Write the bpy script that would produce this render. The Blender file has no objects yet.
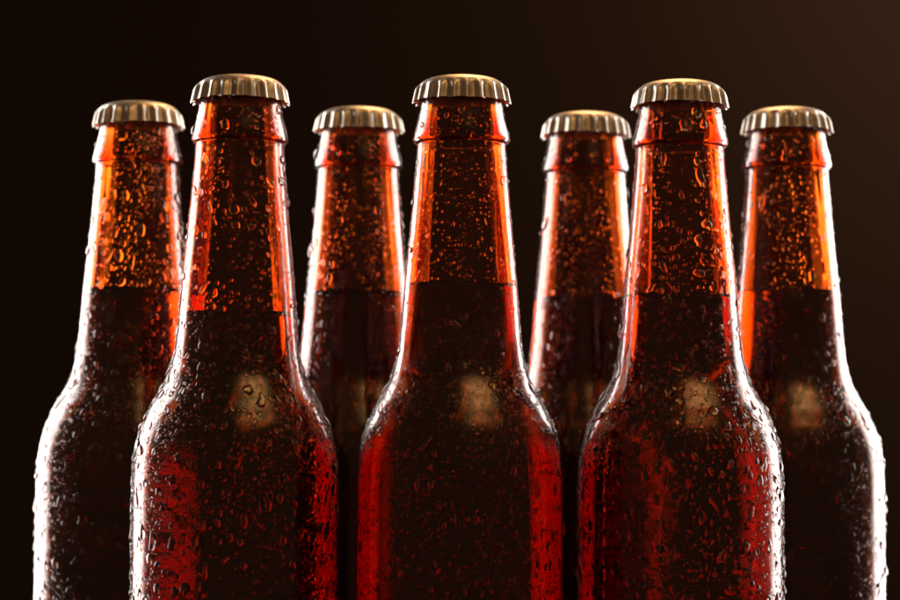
import bpy, math, random
import numpy as np

MM = 0.001
scene = bpy.context.scene
col = scene.collection
PI = math.pi
H = 0.228            # height of a capped bottle

# ------------------------------------------------------------------ helpers
def mesh_obj(name, verts, faces, mat, parent=None, smooth=True):
    me = bpy.data.meshes.new(name)
    me.from_pydata([tuple(v) for v in verts], [], faces)
    me.update()
    if smooth:
        me.polygons.foreach_set('use_smooth', [True] * len(me.polygons))
    me.materials.append(mat)
    o = bpy.data.objects.new(name, me)
    col.objects.link(o)
    o.parent = parent
    return o

def catmull(pts, n):
    """smooth polyline through the profile points"""
    P = [np.array(p, float) for p in pts]
    P = [2 * P[0] - P[1]] + P + [2 * P[-1] - P[-2]]
    out = []
    for i in range(1, len(P) - 2):
        p0, p1, p2, p3 = P[i - 1:i + 3]
        for k in range(n):
            t = k / n
            out.append(0.5 * ((2 * p1) + (-p0 + p2) * t + (2 * p0 - 5 * p1 + 4 * p2 - p3) * t * t
                              + (-p0 + 3 * p1 - 3 * p2 + p3) * t ** 3))
    out.append(P[-2])
    return out

def lathe(profile, seg, wob=None):
    """profile: list of (r, z); wob(phi, z) gives a radial offset. A first or last r of 0 is a pole."""
    verts, rings = [], []
    for r, z in profile:
        if r < 1e-7:
            rings.append([len(verts)])
            verts.append((0, 0, z))
        else:
            ring = []
            for k in range(seg):
                a = 2 * PI * k / seg
                rr = r + (wob(a, z) if wob else 0)
                ring.append(len(verts))
                verts.append((rr * math.cos(a), rr * math.sin(a), z))
            rings.append(ring)
    faces = []
    for A, B in zip(rings[:-1], rings[1:]):
        if len(A) == 1 and len(B) == 1:
            continue
        if len(A) == 1:
            for k in range(seg):
                faces.append((A[0], B[k], B[(k + 1) % seg]))
        elif len(B) == 1:
            for k in range(seg):
                faces.append((A[k], B[0], A[(k + 1) % seg]))
        else:
            for k in range(seg):
                j = (k + 1) % seg
                faces.append((A[k], B[k], B[j], A[j]))
    return verts, faces

# ------------------------------------------------------------------ materials
def new_mat(name):
    m = bpy.data.materials.new(name)
    m.use_nodes = True
    nt = m.node_tree
    nt.nodes.clear()
    return m, nt, nt.nodes.new('ShaderNodeOutputMaterial')

def dielectric(name, ior, sigma, bump=None, mist=None):
    m, nt, out = new_mat(name)
    if mist:                                   # clear refraction under a softly misted reflection
        g = nt.nodes.new('ShaderNodeBsdfRefraction')
        g.inputs['IOR'].default_value = ior
        g.inputs['Roughness'].default_value = 0.0
        gl = nt.nodes.new('ShaderNodeBsdfAnisotropic')
        gl.inputs['Roughness'].default_value = mist
        gl.inputs['Color'].default_value = (1, 1, 1, 1)
        fr = nt.nodes.new('ShaderNodeFresnel')
        fr.inputs['IOR'].default_value = ior
        mx = nt.nodes.new('ShaderNodeMixShader')
        nt.links.new(fr.outputs[0], mx.inputs[0])
        nt.links.new(g.outputs[0], mx.inputs[1])
        nt.links.new(gl.outputs[0], mx.inputs[2])
        nt.links.new(mx.outputs[0], out.inputs['Surface'])
        tc = nt.nodes.new('ShaderNodeTexCoord')   # patchy: clearer and foggier areas
        n = nt.nodes.new('ShaderNodeTexNoise')
        n.inputs['Scale'].default_value = 420
        n.inputs['Detail'].default_value = 4
        mr = nt.nodes.new('ShaderNodeMapRange')
        mr.inputs['From Min'].default_value = 0.35
        mr.inputs['From Max'].default_value = 0.65
        mr.inputs['To Min'].default_value = mist * 0.5
        mr.inputs['To Max'].default_value = mist * 1.5
        nt.links.new(tc.outputs['Object'], n.inputs['Vector'])
        nt.links.new(n.outputs['Fac'], mr.inputs['Value'])
        nt.links.new(mr.outputs[0], gl.inputs['Roughness'])
    else:
        g = nt.nodes.new('ShaderNodeBsdfGlass')
        g.inputs['IOR'].default_value = ior
        g.inputs['Roughness'].default_value = 0.0
        nt.links.new(g.outputs[0], out.inputs['Surface'])
    g.inputs['Color'].default_value = (1, 1, 1, 1)
    if sigma:
        d = max(sigma) * 1.05
        v = nt.nodes.new('ShaderNodeVolumeAbsorption')
        v.inputs['Density'].default_value = d
        v.inputs['Color'].default_value = (1 - sigma[0] / d, 1 - sigma[1] / d, 1 - sigma[2] / d, 1)
        nt.links.new(v.outputs[0], out.inputs['Volume'])
    if bump:
        tc = nt.nodes.new('ShaderNodeTexCoord')
        n = nt.nodes.new('ShaderNodeTexNoise')
        n.inputs['Scale'].default_value = bump[0]
        n.inputs['Detail'].default_value = 2
        b = nt.nodes.new('ShaderNodeBump')
        b.inputs['Strength'].default_value = 1.0
        b.inputs['Distance'].default_value = bump[1]
        nt.links.new(tc.outputs['Object'], n.inputs['Vector'])
        nt.links.new(n.outputs['Fac'], b.inputs['Height'])
        nt.links.new(b.outputs[0], g.inputs['Normal'])
        if mist:
            nt.links.new(b.outputs[0], gl.inputs['Normal'])
            nt.links.new(b.outputs[0], fr.inputs['Normal'])
    return m

M_GLASS = dielectric('amber_glass', 1.5, (132, 455, 1000), bump=(260, 0.00003), mist=0.16)
M_BEER = dielectric('beer', 1.34, (20, 55, 140))
M_DROP = dielectric('water', 1.33, None)

def metal_cap():
    m, nt, out = new_mat('gold_lacquered_steel')
    p = nt.nodes.new('ShaderNodeBsdfPrincipled')
    p.inputs['Metallic'].default_value = 1.0
    tc = nt.nodes.new('ShaderNodeTexCoord')
    n = nt.nodes.new('ShaderNodeTexNoise')
    n.inputs['Scale'].default_value = 180
    n.inputs['Detail'].default_value = 6
    r = nt.nodes.new('ShaderNodeMapRange')
    r.inputs['To Min'].default_value = 0.30
    r.inputs['To Max'].default_value = 0.56
    c = nt.nodes.new('ShaderNodeValToRGB')
    c.color_ramp.elements[0].color = (0.42, 0.37, 0.31, 1)
    c.color_ramp.elements[1].color = (0.62, 0.56, 0.49, 1)
    b = nt.nodes.new('ShaderNodeBump')
    b.inputs['Strength'].default_value = 0.5
    b.inputs['Distance'].default_value = 0.00015
    nt.links.new(tc.outputs['Object'], n.inputs['Vector'])
    nt.links.new(n.outputs['Fac'], r.inputs['Value'])
    nt.links.new(r.outputs[0], p.inputs['Roughness'])
    nt.links.new(n.outputs['Fac'], c.inputs['Fac'])
    nt.links.new(c.outputs[0], p.inputs['Base Color'])
    nt.links.new(n.outputs['Fac'], b.inputs['Height'])
    nt.links.new(b.outputs[0], p.inputs['Normal'])
    nt.links.new(p.outputs[0], out.inputs['Surface'])
    return m
M_CAP = metal_cap()

def matte(name, colour, rough, scale, var):
    m, nt, out = new_mat(name)
    p = nt.nodes.new('ShaderNodeBsdfPrincipled')
    p.inputs['Roughness'].default_value = rough
    p.inputs['Specular IOR Level'].default_value = 0.1
    tc = nt.nodes.new('ShaderNodeTexCoord')
    n = nt.nodes.new('ShaderNodeTexNoise')
    n.inputs['Scale'].default_value = scale
    n.inputs['Detail'].default_value = 5
    c = nt.nodes.new('ShaderNodeValToRGB')
    c.color_ramp.elements[0].color = tuple(x * (1 - var) for x in colour) + (1,)
    c.color_ramp.elements[1].color = tuple(x * (1 + var) for x in colour) + (1,)
    nt.links.new(tc.outputs['Object'], n.inputs['Vector'])
    nt.links.new(n.outputs['Fac'], c.inputs['Fac'])
    nt.links.new(c.outputs[0], p.inputs['Base Color'])
    nt.links.new(p.outputs[0], out.inputs['Surface'])
    return m
M_TABLE = matte('black_tabletop', (0.012, 0.011, 0.010), 0.35, 30, 0.3)
M_BACK = matte('brown_paper', (0.030, 0.0185, 0.0125), 0.9, 3, 0.05)

# ------------------------------------------------------------------ bottle shape
# (depth below the top of the cap, radius) in mm, read along the silhouette
neck_top = [(1.3, 10.6), (1.45, 12.4), (2.4, 13.2), (6.0, 13.4), (10.5, 13.6)]
collar = [(14.0, 14.3), (17.5, 15.2), (19.8, 15.75), (20.9, 15.85), (21.7, 15.55), (22.3, 14.8), (23.2, 14.55)]
wall = [(30, 15.0), (44.4, 16.2), (56, 17.3), (67.3, 18.4), (78, 19.2), (87, 20.0), (93, 20.9), (97.5, 22.1),
        (101, 23.5), (104.5, 25.4), (108, 27.5), (111.5, 29.1), (115, 30.6), (119, 31.85), (123.5, 32.75),
        (129, 33.25), (136, 33.5)]
low = [(160, 33.5), (190, 33.5), (217, 33.5), (222.5, 32.9), (226, 31.0), (227.6, 28.0), (228, 25.0)]
OUT = catmull(neck_top + collar + wall + low, 4)
under = [(226.5, 18.0), (224.5, 8.0), (224.0, 0.0)]
INNER = catmull([(1.35, 10.2), (10, 11.0), (20, 11.8), (30, 12.4), (44.4, 13.5), (56, 14.6), (67.3, 15.7), (78, 16.6),
                 (87, 17.4), (93, 18.2), (97.5, 19.3), (101, 20.6), (104.5, 22.4), (108, 24.4), (111.5, 26.4),
                 (115, 28.2), (119, 29.6), (123.5, 30.5), (129, 30.9), (136, 31.0), (160, 31.0), (190, 31.0),
                 (212, 30.8), (217.5, 28.5), (219.5, 22.0), (219.0, 10.0), (218.5, 0.0)], 4)
_oz = np.array([p[0] for p in OUT]); _or = np.array([p[1] for p in OUT])
_iz = np.array([p[0] for p in INNER]); _ir = np.array([p[1] for p in INNER])

def r_out(d):            # outer radius in mm at depth d (mm)
    return np.interp(d, _oz, _or)

def make_wobble(seed):
    """uneven inner wall of blown glass, in metres"""
    rg = random.Random(seed)
    w = []
    for k in range(26):
        n = rg.choice([1, 2, 3, 4, 5, 6, 7, 9, 11, 14, 18, 23])
        f = rg.uniform(0, 60) * (2 if n > 6 else 1)
        w.append((n, f, rg.uniform(0, 6.28), rg.uniform(0.3, 1.0) / (1 + 0.35 * n)))
    w += [(rg.randint(9, 30), rg.uniform(-6, 6), rg.uniform(0, 6.28), 0.10) for _ in range(8)]
    # mottled belt where the shoulder meets the neck
    m = [(rg.randint(8, 34), rg.uniform(-700, 700), rg.uniform(0, 6.28)) for _ in range(16)]
    def f(a, z):
        s = sum(A * math.sin(n * a + k * z + p) for n, k, p, A in w) * 0.00009
        d = (H - z) * 1000
        belt = math.exp(-((d - 108) / 9.0) ** 2)
        if belt > 0.02:
            s += belt * 0.00004 * sum(math.sin(n * a + k * z + p) for n, k, p in m)
        return s
    return f

def glass_mesh(seed, parent):
    wob = make_wobble(seed)
    ov, of = lathe([(r * MM, H - d * MM) for d, r in OUT] + [(r * MM, H - d * MM) for d, r in under], 144)
    iv, inf = lathe([(r * MM, H - d * MM) for d, r in INNER], 144, wob)
    n = len(ov)
    # faces: outer wall facing outwards, inner wall facing the cavity
    faces = [tuple(f) for f in of] + [tuple(n + i for i in reversed(f)) for f in inf]
    for k in range(144):                                  # the lip that closes the shell
        j = (k + 1) % 144
        faces.append((k, j, n + j, n + k))
    return mesh_obj('glass', ov + iv, faces, M_GLASS, parent), wob

def beer_mesh(level, wob, parent):
    """level: depth of the surface below the cap top, mm. The skin runs 0.25 mm into the glass."""
    e = 0.25
    prof = [(0.0, H - level * MM)]
    R = np.interp(level, _iz, _ir)
    for t in np.linspace(0.15, 1, 8):
        # meniscus climbing the wall
        lift = 0.9 * math.exp(-(R - t * (R + e)) / 1.2) if t < 1 else 0.9
        prof.append(((R + e) * t * MM, H - (level - lift) * MM))
    for d, r in INNER:
        if d > level + 0.4:
            prof.append(((r + e) * MM if r > 0 else 0.0, H - (d + (e if d > 215 else 0)) * MM))
    v, f = lathe(prof, 144, lambda a, z: wob(a, z) if (H - z) * 1000 > level + 0.3 else 0)
    return mesh_obj('beer', v, f, M_BEER, parent)

def cap_mesh(seed, parent):
    rg = random.Random(seed)
    seg = 21 * 14
    outer = catmull([(0, 0.0), (4, 0.03), (7.5, 0.14), (9.8, 0.42), (11.6, 0.95), (13.1, 1.75), (14.1, 2.75), (14.75, 3.9),
                     (15.15, 5.2), (15.45, 6.6), (15.75, 7.9), (15.9, 8.5)], 4)
    amp = {}
    jit = [rg.uniform(0.6, 1.25) for _ in range(21)]
    ph = rg.uniform(0, 6.28)
    prof = [(r * MM, H - d * MM) for r, d in outer]
    inner = [(15.7, 8.6), (15.4, 8.2), (15.1, 6.7), (14.75, 5.3), (14.3, 4.2), (13.5, 3.1), (12.6, 2.4), (11.2, 1.4), (6, 0.6), (0, 0.5)]
    prof += [(r * MM, H - d * MM) for r, d in inner]
    def wob(a, z):
        d = (H - z) * 1000
        s = min(1, max(0, (d - 2.0) / 2.4)); s = s * s * (3 - 2 * s)
        t = 21 * a + 0.45 * math.sin(2 * a + ph) + 0.35 * math.sin(5 * a + 2 * ph)
        k = int(t / (2 * PI) + 0.5) % 21
        c = 0.5 + 0.5 * math.cos(t)
        return MM * s * 0.66 * jit[k] * (2 * c ** 1.3 - 1.0)
    v, f = lathe(prof, seg, wob)
    # the crimped rim is never perfectly level
    v = [(x, y, z - (0.00022 * math.sin(2 * math.atan2(y, x) + ph) + 0.00018 * math.cos(21 * math.atan2(y, x)))
          * min(1, max(0, ((H - z) * 1000 - 5) / 4))) for x, y, z in v]
    o = mesh_obj('cap', v, [tuple(reversed(q)) for q in f] if False else f, M_CAP, parent)
    o.rotation_euler.z = rg.uniform(0, 0.3)
    return o

# ------------------------------------------------------------------ condensation
def condensation_mesh(seed, counts, parent, neck, dmin=10.8):
    rng = np.random.default_rng(seed)
    wv = [(int(rng.integers(1, 9)), rng.uniform(-0.28, 0.28), rng.uniform(0, 6.28)) for _ in range(9)]
    def patch(phi, d):
        v = sum(math.sin(n * phi + f * d + p) for n, f, p in wv) / 3.0
        return min(1.0, max(0.25, 0.65 + 0.45 * v + 0.7 * math.exp(-((d - 107) / 9.0) ** 2)))
    grid = {}
    drops = []
    for rmin, rmax, n in counts:
        tries = 0
        got = 0
        while got < n and tries < n * 20:
            tries += 1
            d = rng.uniform(dmin, 195)
            R = float(r_out(d))
            if rng.random() > R / 33.5:
                continue
            u = rng.random()
            r = rmin * (rmax / rmin) ** (u ** 1.5)
            if 19 < d < 24 and r > 0.45:
                continue
            phi = rng.uniform(0, 2 * PI)
            # the bottles were sprayed from the front: few drops on the far side
            back = 0.5 + 0.5 * math.sin(phi)
            if rng.random() > 1 - 0.85 * min(1.0, max(0.0, (back - 0.45) * 4)):
                continue
            # patchy wetting
            if rng.random() > patch(phi, d) * (neck + (1 - neck) / (1 + math.exp(-(d - 88) / 7.0))):
                continue
            # test spacing against drops nearby (2-D grid in arc length and depth)
            s = phi * 33.5
            ci, cj = int(s / 3), int(d / 3)
            ok = True
            for i in (-1, 0, 1):
                for j in (-1, 0, 1):
                    for (q, dq, rq) in grid.get((ci + i, cj + j), ()):
                        if (R * (q - phi)) ** 2 + ((dq - d) * 0.85) ** 2 < ((r + rq) * 1.08) ** 2:
                            ok = False
                            break
                    if not ok: break
                if not ok: break
            if not ok:
                continue
            grid.setdefault((ci, cj), []).append((phi, d, r))
            drops.append((phi, d, r))
            got += 1
    D = np.array(drops)
    cls = np.where(D[:, 2] > 0.62, 0, np.where(D[:, 2] > 0.33, 1, 2))
    V, F3, F4 = [], [], []
    base = 0
    for ci, (S, rings) in enumerate([(20, 6), (14, 4), (8, 3)]):
        Q = D[cls == ci]
        N = len(Q)
        if N == 0:
            continue
        phi, d, r = Q[:, 0:1], Q[:, 1:2], Q[:, 2:3]
        a = np.linspace(0, 2 * PI, S, endpoint=False)[None, :]
        k = np.minimum(1.0, r / 0.7)
        nrm = lambda: rng.normal(size=(N, 1))
        uni = lambda lo, hi: rng.uniform(lo, hi, size=(N, 1))
        irr = 1 + k * (0.16 * nrm() * np.cos(2 * a + uni(0, 6.28)) + 0.09 * nrm() * np.cos(3 * a + uni(0, 6.28))
                       + 0.05 * nrm() * np.cos(4 * a + uni(0, 6.28)) + 0.04 * nrm() * np.cos(5 * a + uni(0, 6.28)))
        irr = np.clip(irr, 0.55, 1.5)
        el = 1.0 + k * np.abs(nrm()) * 0.30
        el = np.where(rng.random((N, 1)) < 0.04 * k, el * uni(1.4, 2.6), el)   # short runs
        tilt = nrm() * 0.4 * k
        hgt = r * uni(0.40, 0.62)
        sag = k * 0.28
        lay = []
        for q in np.linspace(1, 0, rings + 1)[:-1]:
            x = r * q * irr * np.cos(a)
            y = r * q * irr * np.sin(a) * el                    # + is downwards
            h = hgt * (1 - q ** 2) ** 0.62 * (1 + sag * y / r)
            lay.append(np.stack([x * np.cos(tilt) - y * np.sin(tilt), x * np.sin(tilt) + y * np.cos(tilt), h], 2))
        rim = lay[0].copy(); rim[:, :, 2] = -0.06               # skirt down into the glass
        top = np.zeros((N, 1, 3)); top[:, 0, 2:3] = hgt
        bc = np.zeros((N, 1, 3)); bc[:, 0, 2] = -0.06
        P = np.concatenate([rim] + lay + [top, rim, bc], 1)      # the flat bottom has vertices of its own
        dd = d + P[:, :, 1]
        R = r_out(dd)
        dR = (r_out(dd + 0.2) - r_out(dd - 0.2)) / 0.4
        nl = np.sqrt(1 + dR ** 2)
        ang = phi + P[:, :, 0] / r_out(d)
        rr = R + P[:, :, 2] / nl
        zz = -dd + P[:, :, 2] * dR / nl
        V.append(np.stack([rr * np.cos(ang) * MM, rr * np.sin(ang) * MM, H + zz * MM], 2).reshape(-1, 3))
        nr = rings + 1
        f3, f4 = [], []
        for q in range(nr - 1):
            for i in range(S):
                m = (i + 1) % S
                f4.append((q * S + i, (q + 1) * S + i, (q + 1) * S + m, q * S + m))
        t = nr * S
        for i in range(S):
            m = (i + 1) % S
            f3.append(((nr - 1) * S + i, t, (nr - 1) * S + m))
            f3.append((t + 1 + i, t + 1 + m, t + 1 + S))
        nv = P.shape[1]
        offs = base + np.arange(N)[:, None, None] * nv
        F3.append((np.array(f3)[None] + offs).reshape(-1, 3))
        F4.append((np.array(f4)[None] + offs).reshape(-1, 4))
        base += N * nv
    V = np.concatenate(V); F3 = np.concatenate(F3); F4 = np.concatenate(F4)
    me = bpy.data.meshes.new('condensation')
    me.vertices.add(len(V))
    me.vertices.foreach_set('co', V.astype(np.float32).ravel())
    nl = F3.size + F4.size
    me.loops.add(nl)
    me.loops.foreach_set('vertex_index', np.concatenate([F3.ravel(), F4.ravel()]).astype(np.int32))
    me.polygons.add(len(F3) + len(F4))
    starts = np.concatenate([np.arange(len(F3)) * 3, F3.size + np.arange(len(F4)) * 4]).astype(np.int32)
    me.polygons.foreach_set('loop_start', starts)
    me.update(calc_edges=True)
    me.polygons.foreach_set('use_smooth', np.ones(len(me.polygons), dtype=bool))
    me.validate()
    me.materials.append(M_DROP)
    o = bpy.data.objects.new('condensation', me)
    col.objects.link(o)
    o.parent = parent
    o['kind'] = 'stuff'
    return o

# ------------------------------------------------------------------ camera
FPX = 2000.0                              # focal length in pixels of the 900 px wide photograph
CAM = (0.0, -0.654, 0.112)
TILT = math.atan(130 / FPX)
cam_d = bpy.data.cameras.new('camera')
cam = bpy.data.objects.new('camera', cam_d)
col.objects.link(cam)
cam_d.sensor_width = 36
cam_d.lens = 36 * FPX / 900
cam_d.clip_start = 0.01
cam_d.clip_end = 50
cam.location = CAM
from mathutils import Matrix
ROLL = math.radians(0.35)
cam.matrix_world = (Matrix.Translation(CAM) @ Matrix.Rotation(PI / 2 + TILT, 4, 'X') @ Matrix.Rotation(ROLL, 4, 'Z'))
cam_d.dof.use_dof = True
cam_d.dof.focus_distance = 0.628
cam_d.dof.aperture_fstop = 11
scene.camera = cam

# ------------------------------------------------------------------ the bottles
def bottle(px, dist, level, seed, counts, neck, label):
    root = bpy.data.objects.new('beer_bottle', None)
    col.objects.link(root)
    root.empty_display_size = 0.03
    root.location = ((px - 450) / FPX * dist, dist + CAM[1], 0.0)
    root['label'] = label
    root['category'] = 'bottle'
    root['group'] = 'capped amber beer bottles standing in two rows'
    g, wob = glass_mesh(seed, root)
    beer_mesh(level, wob, root)
    cap_mesh(seed, root)
    condensation_mesh(seed, counts, root, neck)
    return root

fine = [(1.1, 1.7, 12), (0.55, 1.2, 380), (0.26, 0.55, 3000), (0.15, 0.26, 4500)]
bold = [(1.6, 2.3, 22), (0.7, 1.7, 480), (0.32, 0.7, 2100), (0.16, 0.32, 3500)]
mixed = [(1.4, 2.0, 16), (0.65, 1.4, 300), (0.30, 0.65, 1900), (0.15, 0.30, 3500)]

specs = [
    (135.0, 710, 67.7, 11, bold, 0.8, 'amber beer bottle leftmost in the back row, broad white glare down its left edge'),
    (237.5, 656, 79, 12, bold, 0.35, 'leftmost amber beer bottle of the front row, white glare left, red glow right'),
    (357.0, 719, 67.6, 13, mixed, 0.7, 'amber beer bottle of the back row, seen between the left and middle front bottles'),
    (460.7, 654, 69.3, 14, fine, 0.4, 'middle amber beer bottle of the front row, both lower sides glowing red'),
    (585.5, 727, 68.7, 15, mixed, 0.5, 'amber beer bottle of the back row, seen between the middle and right front bottles'),
    (680.5, 660, 72, 16, bold, 0.45, 'rightmost amber beer bottle of the front row, large drops on its neck'),
    (788.0, 714, 66.8, 17, mixed, 0.55, 'amber beer bottle rightmost in the back row, unbroken white glare down its right edge'),
]
for px, dist, level, seed, counts, neck, label in specs:
    bottle(px, dist * MM, level, seed, counts, neck, label)

# ------------------------------------------------------------------ setting
def slab(name, x0, x1, y0, y1, z0, z1, m):
    v = [(x0, y0, z0), (x1, y0, z0), (x1, y1, z0), (x0, y1, z0), (x0, y0, z1), (x1, y0, z1), (x1, y1, z1), (x0, y1, z1)]
    f = [(3, 2, 1, 0), (4, 5, 6, 7), (0, 1, 5, 4), (1, 2, 6, 5), (2, 3, 7, 6), (3, 0, 4, 7)]
    o = mesh_obj(name, v, f, m, smooth=False)
    o['kind'] = 'structure'
    return o
slab('tabletop', -0.7, 0.7, -0.25, 0.22, -0.03, 0.0, M_TABLE)
slab('backdrop', -2.4, 2.4, 2.6, 2.62, -1.2, 2.4, M_BACK)

# ------------------------------------------------------------------ lamps
from mathutils import Vector
def area(name, loc, target, sx, sy, power, colour, shape='RECTANGLE', soft=None):
    l = bpy.data.lights.new(name, 'AREA')
    l.shape = shape; l.size = sx; l.size_y = sy
    l.energy = power; l.color = colour
    if soft:                       # a diffuser with a bright middle that fades towards its rim
        l.use_nodes = True
        nt = l.node_tree
        em = nt.nodes['Emission']
        ge = nt.nodes.new('ShaderNodeNewGeometry')
        sp = nt.nodes.new('ShaderNodeSeparateXYZ')
        nt.links.new(ge.outputs['Parametric'], sp.inputs[0])
        prod = None
        for ax, w in zip('XY', soft):
            a = nt.nodes.new('ShaderNodeMath'); a.operation = 'SUBTRACT'; a.inputs[1].default_value = 0.5
            nt.links.new(sp.outputs[ax], a.inputs[0])
            b = nt.nodes.new('ShaderNodeMath'); b.operation = 'ABSOLUTE'
            nt.links.new(a.outputs[0], b.inputs[0])
            r = nt.nodes.new('ShaderNodeMapRange'); r.interpolation_type = 'SMOOTHSTEP'
            r.inputs['From Min'].default_value = 0.5
            r.inputs['From Max'].default_value = 0.5 - w
            nt.links.new(b.outputs[0], r.inputs['Value'])
            if prod is None:
                prod = r
            else:
                m = nt.nodes.new('ShaderNodeMath'); m.operation = 'MULTIPLY'
                nt.links.new(prod.outputs[0], m.inputs[0]); nt.links.new(r.outputs[0], m.inputs[1])
                nt.links.new(m.outputs[0], em.inputs['Strength'])
    o = bpy.data.objects.new(name, l)
    col.objects.link(o)
    o.location = loc
    o.rotation_euler = (Vector(target) - Vector(loc)).to_track_quat('-Z', 'Y').to_euler()
    return o
# two tall softboxes behind the bottles, left and right
area('softbox', (-0.485, 0.405, 0.25), (-0.075, 0.255, 0.20), 0.52, 0.64, 11.5, (1.0, 0.95, 0.90), soft=(0.15, 0.08))
area('softbox', (0.485, 0.405, 0.25), (0.075, 0.255, 0.20), 0.50, 0.64, 10.6, (1.0, 0.95, 0.90), soft=(0.17, 0.08))
# warm lamp above and behind for the tops of the caps
area('rear_lamp', (0.12, 0.45, 0.85), (0.02, 0.03, 0.2), 0.30, 0.30, 3.6, (1.0, 0.56, 0.24))
# warm front lamp, high on the right: shoulders, cap skirts, small highlights on the drops
area('front_lamp', (0.48, -0.62, 1.27), (0.0, 0.0, 0.12), 1.3, 0.8, 17.0, (1.0, 0.53, 0.17), soft=(0.5, 0.5))
# backdrop lamp, aimed at the right half of the paper
s = bpy.data.lights.new('backdrop_lamp', 'SPOT')
s.energy = 36; s.spot_size = math.radians(155); s.spot_blend = 1.0; s.color = (1.0, 0.66, 0.44); s.shadow_soft_size = 0.1
so = bpy.data.objects.new('backdrop_lamp', s)
col.objects.link(so)
so.location = (1.1, 1.8, 1.1)
so.rotation_euler = (Vector((1.0, 2.6, 1.0)) - so.location).to_track_quat('-Z', 'Y').to_euler()

w = bpy.data.worlds.new('World')
scene.world = w
w.use_nodes = True
w.node_tree.nodes['Background'].inputs['Color'].default_value = (0.11, 0.062, 0.032, 1)
w.node_tree.nodes['Background'].inputs['Strength'].default_value = 1.0

# ------------------------------------------------------------------ render settings
scene.render.engine = 'CYCLES'
c = scene.cycles
c.max_bounces = 40
c.transmission_bounces = 40
c.glossy_bounces = 24
c.diffuse_bounces = 3
c.volume_bounces = 0
c.transparent_max_bounces = 8
c.caustics_reflective = True
c.caustics_refractive = True
c.blur_glossy = 0.0
c.sample_clamp_indirect = 12.0
c.use_denoising = True
scene.view_settings.view_transform = 'Standard'
scene.view_settings.look = 'None'
scene.view_settings.gamma = 1.0
scene.view_settings.exposure = 0.0
